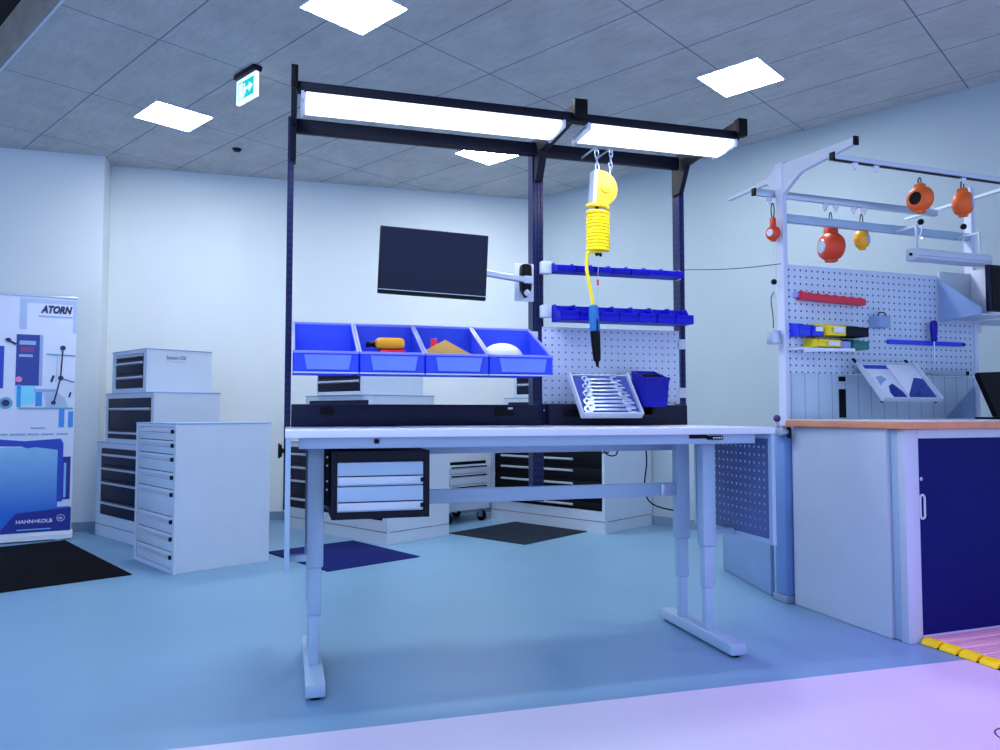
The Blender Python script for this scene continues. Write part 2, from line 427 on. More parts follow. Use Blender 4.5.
# cable duct with sockets
for u0, u1 in ((-.066, 1.162), (1.224, 2.026)):
    d = P('cable_duct', MB().box(u0, u1, .655, .731, 1.019, 1.126, .003), 'navy')
    so = MB()
    if u0 < 0:
        for us in (.085, .115): so.lathe([(-.003, .021), (0, .021), (.004, .0215)], (us, .654, 1.094), (0, 1, 0)).cyl((us, .6505, 1.094), (us, .6512, 1.094), .012)
        P('power_socket', so, 'black', d)
        dp = MB().box(.93, 1.035, .650, .656, 1.070, 1.118, .002)
        P('data_socket', dp, 'black', d)
        P('socket_label', MB().box(1.0, 1.025, .648, .6505, 1.102, 1.112), 'paper', d)
    else: P('socket_plate', MB().box(1.30, 1.42, .651, .656, 1.062, 1.102, .002), 'black', d)
P('perforated_panel', MB().box(1.21, 2.018, .722, .731, 1.132, 1.540, .002), 'peg')
for z in (1.825, 1.592): P('carrier_rail', MB().box(1.206, 2.02, .700, .731, z, z+.05, .002).box(1.196, 1.252, .685, .7295, z-.006, z+.060, .004), 'white')
P('bin_rail', MB().box(-.067, 1.162, .648, .731, 1.470, 1.505, .002), 'white')
pt = MB()
for z in (1.467, 1.195): pt.box(2.005, 2.060, .722, .7365, z-.028, z+.028, .003)
P('post_clip', pt, 'white')
P('hand_control', MB().box(1.675, 1.765, .022, .03, .968, .985, .002).box(1.765, 1.842, .012, .03, .962, .980, .003), 'black')
dg = MB()
for k in range(4): dg.box(1.788+k*.013, 1.796+k*.013, .0105, .0122, .968, .974)
P('control_buttons', dg, 'paper')
P('rail_switch', MB().box(.255, .275, .022, .0302, .962, .980, .002), 'black')
P('work_mat', MB().box(.42, 1.06, .30, .62, 1.0182, 1.0215, .001), 'steel')
P('cable', MB().tube(smooth_pts([(1.50, .585, .89), (1.505, .565, .872), (1.53, .555, .862), (1.56, .565, .868), (1.575, .585, .885)]), .0035), 'black')
P('cable', MB().tube(smooth_pts([(1.38, .57, .884), (1.45, .57, .876), (1.52, .57, .880)]), .0035), 'black')
P('cable', MB().tube(smooth_pts([(1.745, .60, .90), (1.742, .585, .82), (1.722, .57, .72), (1.730, .56, .64), (1.77, .53, .600), (1.83, .44, .585)]), .004), 'black')

# drawer unit hung under the top
du = Thing('under_bench_drawer_unit', FB, (.292, .3, .655), 'dark drawer box with two pale drawers hung under the left of the bench top', 'drawer unit')
sh = MB()
for a in ((.092, .112, .655, .93), (.466, .49, .655, .93)): sh.box(a[0], a[1], .07, .56, a[2], a[3], .002)
sh.box(.112, .466, .07, .56, .886, .93, .002).box(.112, .466, .07, .56, .655, .684, .002).box(.112, .466, .54, .56, .684, .886)
du.part('body', sh, 'dark')
pl = du.part('mounting_plate', MB().box(.070, .092, .20, .55, .70, .9425, .002), 'dark')
bo = MB()
for z in (.90, .865, .80, .765):
    bo.cyl((.08, .199, z), (.08, .194, z), .004)
du.part('bolt', bo, 'steel', pl)
for z0, z1 in ((.790, .884), (.686, .786)):
    d = du.part('drawer', MB().box(.114, .462, .065, .52, z0, z1, .002), 'bench')
    g = MB().box(.116, .460, .058, .0645, z0+.006, z0+.036, .002)
    du.part('grip_strip', g, 'white', d)
    du.part('shadow_gap', MB().box(.116, .460, .0625, .0648, z0+.0365, z0+.0405), 'black', d)
    du.part('label_clip', MB().box(.450, .459, .050, .058, z0+.012, z0+.03, .001), 'black', d)

# bench lamps
def lamp(u0, u1, label):
    t = Thing('bench_lamp', FB, ((u0+u1)/2, .24, 2.386), label, 'lamp', 'bench lamps')
    t.part('housing', MB().prism([(.150, 2.424), (.345, 2.424), (.355, 2.405), (.345, 2.402), (.15, 2.402)], 'x', u0, u1, .001), 'white')
    t.part('diffuser', MB().prism([(.1495, 2.4235), (.134, 2.420), (.130, 2.405), (.145, 2.392), (.205, 2.382), (.262, 2.382), (.32, 2.392), (.338, 2.4015), (.1495, 2.4015)], 'x', u0+.02, u1-.02), 'lamp')
    t.part('light_tube', MB().box(u0+.03, u1-.03, .205, .262, 2.374, 2.3815, .003), 'tube')
    t.part('end_plate', MB().box(u0, u0+.012, .132, .345, 2.388, 2.4235, .002), 'white')
    t.part('end_plate', MB().box(u1-.012, u1, .132, .345, 2.388, 2.4235, .002), 'white')
    hc = MB()
    for u in (u0+.08, u1-.08): hc.box(u-.012, u+.012, .15, .18, 2.4225, 2.430)
    t.part('hanger_clip', hc, 'steel')
lamp(-.045, 1.125, 'long lit bench lamp on the left half of the overhead frame')
lamp(1.235, 2.020, 'shorter lit bench lamp on the right half of the overhead frame')

# ------------------------------------------------------------------ monitor on its arm
mrot = Matrix.Rotation(-.004, 4, 'Z') @ Matrix.Rotation(.038, 4, 'X') @ Matrix.Rotation(.033, 4, 'Y')
mo = Thing('monitor', FB, (.587, .5, 1.801), 'dark flat monitor on a silver arm clamped to the middle post', 'monitor', extra=mrot)
mo.part('casing', MB().box(-.2635, .2635, 0, .028, -.16, .16, .004).box(-.13, .13, .028, .05, -.09, .09, .012), 'black')
mo.part('screen', MB().box(-.257, .257, -.002, .0005, -.138, .154), 'screen')
mo.part('lower_bezel', MB().box(-.262, .262, -.0035, .001, -.159, -.143, .001), 'black')
mo.part('bezel_line', MB().box(-.262, .262, -.0045, -.002, -.1425, -.1395), 'steel')
mo.part('brand_tab', MB().box(-.02, .02, -.005, -.0034, -.157, -.150, .001), 'dark')
inv = mrot.inverted()
def L(u, v, z): return inv @ Vector((u-.587, v-.5, z-1.801))
ar = MB()
def bar(mb, p, q, w, h):
    p = Vector(p); q = Vector(q); d = q-p; n = d.length; d.normalize(); up = Vector((0, 0, 1)); x = d.cross(up).normalized(); up = x.cross(d)
    mt = Matrix((x.to_4d(), d.to_4d(), up.to_4d(), Vector((0, 0, 0, 1)))).transposed(); mt.translation = p
    for i in range(3): mt[3][i] = 0
    mt[3][3] = 1
    return mb.box(-w/2, w/2, 0, n, -h/2, h/2, .004, mtx=mt)
bar(ar, L(.62, .56, 1.806), L(1.085, .655, 1.774), .035, .030)
mo.part('support_arm', ar, 'steel')
mo.part('vesa_plate', MB().box(-.06, .06, .05, .058, -.06, .06, .003), 'steel')
wp = MB().box(1.052, 1.158, .700, .712, 1.668, 1.868, .006)
bmesh.ops.transform(wp.bm, matrix=Matrix.Translation((-.587, -.5, -1.801)), verts=wp.bm.verts[:]); bmesh.ops.transform(wp.bm, matrix=inv, verts=wp.bm.verts[:])
pp = mo.part('mounting_plate', wp, 'white')
hp = MB().prism([(1.074, 1.785), (1.078, 1.852), (1.090, 1.858), (1.118, 1.858), (1.130, 1.852), (1.134, 1.785), (1.130, 1.72), (1.104, 1.680), (1.078, 1.72)], 'y', .655, .699, .004)
hp.cyl((1.104, .65, 1.772), (1.104, .655, 1.772), .026)
bmesh.ops.transform(hp.bm, matrix=Matrix.Translation((-.587, -.5, -1.801)), verts=hp.bm.verts[:]); bmesh.ops.transform(hp.bm, matrix=inv, verts=hp.bm.verts[:])
mo.part('pivot_housing', hp, 'black', pp)
sv = MB().lathe([(0, .016), (.006, .016), (.009, .008)], (1.104, .654, 1.705), (0, -1, 0)).box(1.082, 1.130, .636, .700, 1.752, 1.792, .006)
bmesh.ops.transform(sv.bm, matrix=Matrix.Translation((-.587, -.5, -1.801)), verts=sv.bm.verts[:]); bmesh.ops.transform(sv.bm, matrix=inv, verts=sv.bm.verts[:])
mo.part('pivot_cap', sv, 'steel', pp)

# ------------------------------------------------------------------ the four big bins
def open_bin(u0, u1, v0, v1, z0, zf, zb, t=.004, step=None):
    mb = MB()
    mb.box(u0, u1, v0, v1, z0, z0+t).box(u0, u1, v1-t, v1, z0, zb).box(u0, u1, v0, v0+t, z0, zf)
    side = step or [(v0, zf), (v1, zb)]
    for a, b in ((u0, u0+t), (u1-t, u1)): mb.prism([(v0, z0), (v1, z0)]+side[::-1], 'x', a, b)
    return mb
blab = ['first blue stacking bin from the left, empty, hung above the bench', 'second blue stacking bin from the left, holding an orange and red bottle',
        'third blue stacking bin from the left, holding an orange card', 'fourth blue stacking bin from the left, holding a white round roll']
edges = [-.066, .216, .506, .801, 1.112]
for i in range(4):
    u0, u1 = edges[i]+.003, edges[i+1]-.003; uc = (u0+u1)/2
    t = Thing('stacking_bin', FB, (uc, .48, 1.262), blab[i], 'bin', 'big blue stacking bins')
    t.part('body', open_bin(u0, u1, .28, .645, 1.262, 1.345, 1.508), 'bin', smooth=False)
    rim = MB().box(u0-.0015, u1+.0015, .272, .284, 1.341, 1.352, .002)
    for a in (u0-.002, u1-.008):
        rim.prism([(.284, 1.343), (.647, 1.507), (.647, 1.517), (.284, 1.353)], 'x', a, a+.010)
    rim.box(u0, u1, .638, .647, 1.504, 1.517, .002)
    t.part('rim', rim, 'binrim')
    t.part('label_window', MB().prism([(u0+.045, 1.335), (u1-.03, 1.335), (u1-.042, 1.272), (u0+.058, 1.272)], 'y', .274, .279), 'binpale')
    t.part('base_lip', MB().box(u0, u1, .276, .30, 1.2555, 1.2618, .001), 'white')
# contents
t = Thing('spray_bottle', FB, (.37, .42, 1.27), 'orange and red bottle with a black nozzle lying in the second blue bin', 'bottle')
t.part('bottle', MB().box(.302, .435, .40, .52, 1.376, 1.430, .018), 'amber')
t.part('base', MB().box(.318, .440, .395, .515, 1.268, 1.374, .012), 'red')
t.part('nozzle', MB().cyl((.308, .45, 1.40), (.275, .45, 1.402), .015, .011).box(.262, .280, .435, .465, 1.386, 1.412, .004), 'black')
ca = Thing('parts_card', FB, (.65, .45, 1.27), 'orange folded card standing in the third blue bin', 'card')
ca.part('card', MB().prism([(.515, 1.268), (.785, 1.268), (.775, 1.345), (.622, 1.425), (.530, 1.375)], 'y', .40, .43), 'paperorange')
ca.part('red_flap', MB().box(.560, .590, .432, .45, 1.30, 1.432, .003), 'red')
solo('white_roll', MB().ball((.915, .46, 1.345), .104, (1.0, .9, .74), 24), 'paper', FB, (.93, .46, 1.267), 'white rounded roll lying in the fourth blue bin', 'roll')

# ------------------------------------------------------------------ small bins on the two carrier rails
words = ['first', 'second', 'third', 'fourth', 'fifth', 'sixth', 'seventh']
n = 7
for row, (ua, ub, vf, z0, zf, zb) in enumerate(((1.254, 1.985, .600, 1.820, 1.848, 1.872), (1.254, 2.020, .565, 1.562, 1.608, 1.652))):
    w = (ub-ua)/n; proto = None
    for k in range(n):
        lab = f'{words[k]} small deep blue bin from the left on the {"upper" if row == 0 else "lower"} rail'
        uc = ua+w*(k+.5)
        if proto is None:
            t = Thing('small_parts_bin', FB, (uc, .64, z0), lab, 'bin', 'small blue bins on the upper rail' if row == 0 else 'small blue bins on the lower rail')
            a, b = uc-w/2+.001, uc+w/2-.001
            t.part('body', open_bin(a, b, vf, .699, z0, zf, zb, .003, [(vf, zf), (vf+.35*(.699-vf), zf+.004), (vf+.6*(.699-vf), zb), (.699, zb)]), 'smallbin', smooth=False)
            t.part('front_grip', MB().box(a+.006, b-.006, vf-.006, vf, zf-.012, zf+.001, .001), 'smallbin')
            proto = t.o
        else: dup(proto, FB, (uc, .64, z0), lab)

# ------------------------------------------------------------------ wrench tray and blue box
tilt = Matrix.Rotation(math.radians(49), 4, 'X')
TU, TV, TZ, TL, TW = 1.330, .475, 1.060, .285, .335
tr = Thing('wrench_tray', FB, (TU, TV, TZ), 'tilted white tool tray full of wrenches in front of the perforated panel', 'tray', extra=tilt)
tr.part('base', MB().box(0, TW, 0, TL, -.004, 0), 'white')
rim = MB().box(0, .008, 0, TL, 0, .034, .002).box(TW-.008, TW, 0, TL, 0, .034, .002).box(.008, TW-.008, 0, .008, 0, .034, .002).box(.008, TW-.008, TL-.008, TL, 0, .02, .002)
tr.part('rim', rim, 'white')
tr.part('foam_insert', MB().box(.010, TW-.010, .010, TL-.010, .0005, .012), 'foam')
tr.part('hinge_hook', MB().box(.02, .05, TL, TL+.02, -.002, .004).box(TW-.05, TW-.02, TL, TL+.02, -.002, .004), 'black')
def wrench(l):
    mb = MB(); hw = .018*l/.27+.006
    mb.box(-l/2+hw, l/2-hw, -hw*.38, hw*.38, -.003, .003, .0015)
    ring = [(math.cos(2*PI*i/20)*hw, math.sin(2*PI*i/20)*hw) for i in range(20)]
    b = bmesh.new()
    for z in (-.0045, .0045):
        pass
    o = [b.verts.new((-l/2+hw+x, y, z)) for z in (-.0045, .0045) for x, y in ring]; q = [b.verts.new((-l/2+hw+x*.55, y*.55, z)) for z in (-.0045, .0045) for x, y in ring]
    for i in range(20):
        j = (i+1) % 20
        b.faces.new((o[i], o[j], o[20+j], o[20+i])); b.faces.new((q[i], q[20+i], q[20+j], q[j]))
        b.faces.new((o[20+i], o[20+j], q[20+j], q[20+i])); b.faces.new((o[i], q[i], q[j], o[j]))
    mb.merge(b)
    e = l/2
    mb.prism([(e-2.1*hw, -.4*hw), (e-1.5*hw, -1.0*hw), (e-.5*hw, -1.1*hw), (e, -.75*hw), (e-.1*hw, -.45*hw), (e-1.0*hw, -.5*hw), (e-1.15*hw, 0), (e-1.0*hw, .5*hw), (e-.1*hw, .45*hw), (e, .75*hw), (e-.5*hw, 1.1*hw), (e-1.5*hw, 1.0*hw), (e-2.1*hw, .4*hw)], 'z', -.004, .004)
    return mb
pos = ['topmost', 'second from the top', 'third from the top', 'fourth from the top', 'fifth from the top', 'sixth from the top', 'seventh from the top', 'eighth from the top', 'bottom']
RT = Matrix.Rotation(YB, 4, 'Z') @ tilt
for k in range(9):
    y = TL-.035-k*.0265; l = .20+.0105*k
    p = tilt @ Vector((TW/2+(.008 if k % 2 else -.006), y, .0175))
    adj = 'shortest, ' if k == 0 else ('longest, ' if k == 8 else '')
    solo('combination_wrench', wrench(l), 'chrome', FB, (TU+p.x, TV+p.y, TZ+p.z), f'{adj}{pos[k]} chrome wrench in the tilted white tray', 'wrench', 'wrenches in the tilted tray', extra=tilt)
t = Thing('hanging_bin', FB, (1.735, .56, 1.11), 'royal blue open bin hung right of the wrench tray', 'bin')
bb = MB()
poly = lambda s: [(1.655+s, 1.115), (1.805-s, 1.115), (1.818-s, 1.285), (1.642+s, 1.285)]
b = bmesh.new()
def tier(z, du_, v0, v1): return [b.verts.new(q) for q in ((1.672-du_, v0, z), (1.802+du_, v0, z), (1.802+du_, v1, z), (1.672-du_, v1, z))]
o0 = tier(1.115, -.004, .458, .60); o1 = tier(1.262, .002, .445, .61)
for q in o1[2:]: q.co.z = 1.306
i1 = tier(1.262, -.004, .452, .604)
for q in i1[2:]: q.co.z = 1.306
i0 = tier(1.120, -.010, .464, .594)
b.faces.new(o0[::-1]); b.faces.new(i0)
for A, B_ in ((o0, o1), (o1, i1), (i1, i0)):
    for k in range(4): b.faces.new((A[k], A[(k+1) % 4], B_[(k+1) % 4], B_[k]))
t.part('body', bb.merge(b), 'binnavy')
t.part('rim', MB().box(1.668, 1.807, .438, .4445, 1.250, 1.267, .003), 'binnavy')
t.part('label_slot', MB().box(1.682, 1.795, .4515, .4545, 1.123, 1.140, .001), 'smallbin')
t.part('dark_insert', MB().box(1.69, 1.78, .50, .585, 1.20, 1.285, .01), 'black')
t.part('hanging_bracket', MB().box(1.69, 1.71, .54, .70, 1.075, 1.114, .003).box(1.75, 1.77, .54, .70, 1.075, 1.114, .003).box(1.68, 1.78, .700, .7215, 1.09, 1.25), 'black')

# ------------------------------------------------------------------ balancer, spiral hose and screwdriver
BV = .50
t = Thing('tool_balancer', FB, (1.46, BV, 2.16), 'amber half-round tool balancer hung by two chains over the right half of the bench', 'balancer')
disc = [(1.424, 2.322), (1.446, 2.326)]+[(1.446+.090*math.cos(a), 2.232+.092*math.sin(a)) for a in [PI/2-.25-i*(PI-.35)/14 for i in range(15)]]+[(1.43, 2.142), (1.412, 2.15)]
t.part('casing', MB().prism(disc, 'y', BV-.03, BV+.03, .004), 'amber')
t.part('hub', MB().lathe([(0, .03), (.006, .028), (.008, .01)], (1.47, BV-.03, 2.235), (0, -1, 0)), 'amber')
t.part('side_plate', MB().prism([(1.408, 2.325), (1.426, 2.325), (1.414, 2.148), (1.396, 2.148)], 'y', BV-.034, BV+.034, .002), 'white')
def chain(mb, p, q, nlink, r=.0035):
    p = Vector(p); q = Vector(q); n_ = nlink
    for i in range(n_):
        a = p.lerp(q, i/n_); c = p.lerp(q, (i+1)/n_); mid = (a+c)/2; h = (c-a).length/2+r*1.2; w = h*.42
        ax = Vector((1, 0, 0)) if i % 2 == 0 else Vector((.25, 1, 0)).normalized()
        pts = []
        for k in range(14):
            th = 2*PI*k/14; pts.append(mid+ax*math.cos(th)*w+Vector((0, 0, 1))*math.sin(th)*h)
        mb.tube(pts, r, 6, True)
    return mb
t.part('chain', chain(MB(), (1.432, BV, 2.435), (1.436, BV, 2.322), 3), 'chrome')
t.part('chain', chain(MB(), (1.513, BV, 2.44), (1.506, BV, 2.315), 4), 'chrome')
hk = MB()
for u in (1.432, 1.513): hk.tube([(u, .70, 2.462), (u, .60, 2.458), (u, .52, 2.452), (u, .497, 2.440), (u, .505, 2.432)], .005)
t.part('rail_hook', hk, 'steel')
t = Thing('spiral_air_hose', FB, (1.435, BV, 1.91), 'yellow coiled air hose hanging below the amber balancer', 'hose')
pts = []
turns = 12.5; nseg = int(turns*20)
for i in range(nseg+1):
    s = i/nseg; a = 2*PI*turns*s
    zz = 2.148-.026*min(1, s*8)-.21*s
    pts.append((1.437+.052*math.cos(a+2.6), BV+.052*math.sin(a+2.6), zz))
t.part('coil', MB().tube(pts, .0096, 8), 'yellow')
tail = [pts[-1]]
tl = [(1.385, BV-.01, 1.90), (1.374, BV-.005, 1.872), (1.374, BV, 1.82), (1.385, BV, 1.75), (1.398, BV, 1.69), (1.408, BV, 1.632)]
tail += tl
t.part('tail', MB().tube(smooth_pts(tail), .0086, 8), 'yellow')
t.part('coil_fitting', MB().cyl((1.432, BV, 2.148), (1.43, BV, 2.105), .008).cyl((1.43, BV, 1.905), (1.436, BV, 1.888), .012).cyl((1.45, BV, 1.9), (1.45, BV, 1.885), .008), 'black')
t = Thing('air_screwdriver', FB, (1.42, BV, 1.318), 'blue and black air screwdriver hanging from the yellow hose', 'screwdriver')
d = Vector((.022, 0, -.315)).normalized(); c0 = (1.408, BV, 1.634)
t.part('blue_grip', MB().lathe([(0, .010), (.006, .022), (.05, .026), (.12, .027), (.135, .025)], c0, d), 'teal')
t.part('black_body', MB().lathe([(.135, .0255), (.19, .024), (.25, .021), (.285, .018), (.292, .010), (.318, .006)], c0, d), 'black')
t.part('start_lever', MB().box(1.414, 1.422, BV-.032, BV-.024, 1.48, 1.56, .003), 'navy')
t.part('suspension_wire', MB().tube([(1.443, BV, 1.885), (1.436, BV, 1.80), (1.432, BV, 1.70), (1.424, BV, 1.625)], .0016, 6), 'steel')
t.part('tag', MB().box(1.43, 1.44, BV-.003, BV+.003, 1.735, 1.765, .001), 'red')

# thin cable between the bench post and the right rack
a = FB.W(2.066, .76, 1.895); c = FR.W(-.004, .79, 1.955)
pts = [a.lerp(c, s/10)+Vector((0, 0, -.012*math.sin(PI*s/10))) for s in range(11)]
mb = MB().tube([p-a for p in pts], .0022, 6)
o = link('wire', mb, M['dark']); o.location = a; o['label'] = 'thin dark wire strung from the bench post to the right rack'; o['category'] = 'wire'

# ------------------------------------------------------------------ drawer cabinets at the back
def cabinet(name, F, off, D, W_, H, label, handles, fronts='drawerdark', frame=(.05, .05, .035, .04), grip='lightgrip', plinth=0., hy=None, seam=.03, group=None, cut=None, cat='cabinet', end=None):
    """front faces -x; x 0..D, y 0..W, drawer fronts with grips at heights handles (from the cabinet's own base)"""
    x0, y0, z0 = off
    t = Thing(name, F, off, label, cat, group, local=True)
    yl, yr, zb, zt = frame
    b = MB().box(.02, D, 0, W_, 0, H-.008, .003)
    b.box(0, .02, 0, yl, 0, H-.008).box(0, .02, W_-yr, W_, 0, H-.008).box(0, .02, yl, W_-yr, 0, zb+plinth).box(0, .02, yl, W_-yr, H-zt, H-.008)
    t.part('body', b, 'cab', smooth=False)
    t.part('top', MB().box(-.004, D+.004, -.004, W_+.004, H-.008, H, .002), 'partition')
    if plinth: t.part('plinth_groove', MB().box(.035, D-.01, -.0015, .0, plinth*.62, plinth*.62+.004).box(-.0015, 0, .0, W_, plinth*.62, plinth*.62+.004), 'dark')
    t.part('drawer_gap', MB().box(.0185, .0198, yl+.001, W_-yr-.001, zb+plinth+.001, H-zt-.001), 'black')
    zs = [H-zt]+[(h+seam) for h in handles[1:]]+[zb+plinth]
    for i, h in enumerate(handles):
        d = t.part('drawer', MB().box(.004, .018, yl+.003, W_-yr-.003, zs[i+1]+.003, zs[i]-.003, .001), fronts)
        a, e = hy or (yl+.02, W_-yr-.02)
        g = t.part('grip', MB().prism([(-.016, h-.004), (-.016, h+.008), (.006, h+.012), (.006, h-.012)], 'y', a, e), grip, d)
        if end: t.part('grip_end', MB().box(-.018, .005, a-.012, a, h-.014, h+.013, .002), end, d)
    return t
FA = Frame(-2.185, 5.083, .765)
cabinet('drawer_cabinet', FA, (0, 0, 0), .685, .775, 1.012, 'white eight-drawer cabinet standing alone at the front of the left group', [.955, .860, .766, .644, .529, .346, .231, .110], 'cab', (.035, .05, .03, .028), 'lightgrip', seam=.032, hy=(.05, .66), end='black')
def stack(F, group, tiers):
    for lab, off, D, W_, H, hs, kw in tiers:
        t = cabinet('drawer_cabinet', F, off, D, W_, H, lab, hs, frame=kw.pop('frame', (.05, .05, .035, .045)), group=group, seam=.035, **kw)
    return t
t = stack(Frame(-2.653, 5.886, .83), 'cabinets stacked by the left wall', [
    ('bottom cabinet of the left stack, dark drawers above a white plinth', (0, 0, 0), .60, 1.30, .822, [.71, .59, .465, .29], dict(plinth=.16, frame=(.09, .10, .03, .05))),
    ('middle cabinet of the left stack, two light grips on dark drawers', (.012, .158, .822), .555, .995, .428, [.29, .085], {}),
    ('smallest cabinet on top of the left stack, lettered on its side', (.008, .303, 1.250), .552, .707, .358, [.305, .245, .125], dict(frame=(.06, .07, .035, .035)))])
tx = text_upright('System 550', .045, .16, -.0008, .275, .165)
t.part('lettering', tx, 'b_ink')
un = MB()
for a, c in ((.16, .182), (.192, .27), (.285, .315)): un.box(a, c, -.0012, 0, .252, .258)
t.part('small_print', un, 'b_mid')
stack(Frame(-.922, 6.192, .83), 'cabinets stacked behind the left of the bench', [
    ('bottom cabinet of the stack seen below the bench, behind the hung drawer box', (0, 0, 0), .70, 1.50, .81, [.69, .565, .44, .27], dict(plinth=.16, frame=(.06, .05, .03, .05))),
    ('middle cabinet of the stack behind the left bins, just above the bench duct', (-.045, .150, .81), .70, .98, .425, [.28, .085], {}),
    ('top cabinet of the stack behind the left bins, dark drawers and one light grip', (-.070, .262, 1.235), .69, .66, .373, [.315, .24, .115], dict(frame=(.02, .012, .03, .035)))])
stack(Frame(.936, 6.75, YC), 'cabinets stacked behind the right of the bench', [
    ('wide bottom cabinet behind the middle post, long light grips on black drawers', (0, 0, 0), .78, 1.41, .80, [.65, .545, .425, .235], dict(fronts='black', plinth=.165, frame=(.03, .05, .03, .03), hy=(.36, 1.26))),
    ('middle cabinet of the stack behind the middle post, its left end in view', (.027, .10, .80), .74, 1.15, .43, [.30, .085], {}),
    ('top cabinet of the stack behind the middle post, partly hidden by it', (.023, .18, 1.23), .74, .93, .38, [.315, .24, .125], dict(frame=(.03, .03, .03, .035)))])

# roller cabinet on castors (front faces the camera)
FT = Frame(-.50, 7.22, .78)
t = Thing('roller_cabinet', FT, (0, 0, 0), 'white roller cabinet on castors, on the dark mat between two cabinet stacks', 'cabinet', local=True)
b = MB().box(0, .56, 0, .5, .13, .93, .004)
t.part('body', b, 'cab')
t.part('side_handle', MB().tube([(.555, -.01, .55), (.575, -.02, .55), (.575, -.02, .85), (.555, -.01, .85)], .008), 'steel')
t.part('recess', MB().box(.03, .50, -.004, .0, .575, .605), 'black')
for z0, z1 in ((.49, .57), (.38, .485), (.22, .375)):
    d = t.part('drawer', MB().box(.02, .51, -.012, .0, z0, z1-.008, .002), 'cab')
    t.part('grip', MB().box(.03, .50, -.022, -.0125, z1-.024, z1-.012, .002), 'dark', d)
for x in (.05, .50):
    for y in (.06, .44):
        w = t.part('castor', MB().cyl((x-.015, y, .055), (x+.015, y, .055), .055, seg=20), 'black')
        t.part('castor_fork', MB().box(x-.022, x-.016, y-.03, y+.03, .04, .13).box(x+.016, x+.022, y-.03, y+.03, .04, .13).box(x-.022, x+.022, y-.03, y+.03, .12, .13), 'steel', w)

# ------------------------------------------------------------------ floor mats
def fmat(F, x0, x1, y0, y1, m, label):
    solo('floor_mat', MB().box(x0, x1, y0, y1, .0, .007, .003), m, F, ((x0+x1)/2, (y0+y1)/2, 0), label, 'mat')
fmat(Frame(-2.459, 5.083, .74), -1.55, 0, 0, 1.80, 'mat_dark', 'black rubber mat on the floor in front of the roll-up banner')
fmat(Frame(-1.161, 5.193, .74), -.02, .76, 0, .95, 'mat_blue', 'dark blue rubber mat behind the left leg of the bench')
fmat(Frame(.205, 6.215, .855), 0, .96, 0, .88, 'mat_grey', 'dark grey mat under the roller cabinet behind the bench')

# ------------------------------------------------------------------ roll-up banner
FN = Frame(-3.700, 6.541, .527)
t = Thing('roll_up_banner', FN, (-.42, 0, 0), 'roll-up advertising banner with ATORN lettering at the left edge', 'banner')
K = .54/77; WB = .86
def bx(x): return -(76.5-x)*K
def bz(y): return 1.085-(y-412)*(.00868-.0000048*0)
def fl_(x0, x1, y0, y1, lv=1): return MB().box(bx(x0), bx(x1), -.0012-.0008*lv, -.0004-.0008*(lv-1), bz(y1), bz(y0))
def pg(pts, lv=1): return MB().prism([(bx(x), bz(y)) for x, y in pts], 'y', -.0012-.0008*lv, -.0004-.0008*(lv-1))
t.part('sheet', MB().box(-WB, 0, 0, .003, .06, 2.08), 'b_white')
t.part('top_rail', MB().box(-WB-.003, .003, -.006, .010, 2.072, 2.09, .002), 'steel')
t.part('base', MB().prism([(-.06, .012), (-.055, .05), (-.02, .072), (.03, .072), (.06, .05), (.065, .012)], 'x', -WB-.01, .01), 'white')
t.part('base_foot', MB().box(-.12, -.06, -.05, .16, 0, .012, .003).box(-.80, -.74, -.05, .16, 0, .012, .003), 'steel')
t.part('grey_frame_print', fl_(16.5, 24, 300, 331).box(bx(24), bx(77), -.002, -.0004, bz(304.5), bz(300)).box(bx(72.5), bx(77), -.002, -.0004, bz(333), bz(304.5)), 'b_grey')
t.part('brand_lettering', text_upright('ATORN', .085, bx(38), -.0025, bz(313.5), .236, shear=.28, bold=.005), 'b_ink')
t.part('brand_rule', fl_(36, 72, 316.5, 318), 'b_mid')
t.part('machine_box_print', fl_(14, 41.5, 336, 386), 'b_box')
t.part('machine_box_edge', fl_(38, 41.5, 336, 386, 2), 'b_mid')
t.part('box_text', fl_(17, 34, 342, 346, 2).box(bx(17), bx(31), -.003, -.0012, bz(358), bz(355.5)), 'b_mid')
t.part('box_badge', fl_(18, 32, 348, 353, 2), 'b_red')
t.part('cyan_glow_print', pg([(14, 387), (34, 386), (38, 392), (33, 404), (16, 406)]), 'b_cyan')
t.part('blue_leg_print', fl_(16, 20, 385, 407, 2), 'b_blue'); t.part('blue_leg_print', fl_(35, 42, 392, 406, 2), 'b_blue')
t.part('platform_print', fl_(33, 56, 389, 392, 3), 'b_mid')
dk = MB()
dk.lathe([(0, 3.4*K), (.001, 3.3*K)], (bx(17.5), -.005, bz(380)), (0, 1, 0)); t.part('pink_badge', dk, 'b_pink')
st = MB()
def stick(mb, a, c, w):
    (x0, y0), (x1, y1) = a, c; p = Vector((bx(x0), bz(y0))); q = Vector((bx(x1), bz(y1))); d = (q-p).normalized(); nn = Vector((-d.y, d.x))*w/2
    return mb.prism([tuple(p+nn), tuple(q+nn), tuple(q-nn), tuple(p-nn)], 'y', -.0055, -.0035)
stick(st, (62.5, 348), (60.8, 378), .012); stick(st, (60.8, 378), (54.5, 402), .012); stick(st, (61, 378), (75.5, 382), .007); s3 = MB(); stick(s3, (51, 382), (53.5, 375.5), .018); t.part('small_knob_print', s3, 'b_ink'); s3 = MB(); stick(s3, (70.5, 397), (72, 392), .014); t.part('small_knob_print', s3, 'b_ink'); s3 = MB(); stick(s3, (3, 341), (14, 346), .018); s3.lathe([(0, 2.6*K), (.002, 2.6*K)], (bx(6), -.006, bz(342)), (0, 1, 0)); t.part('lever_print', s3, 'b_ink')
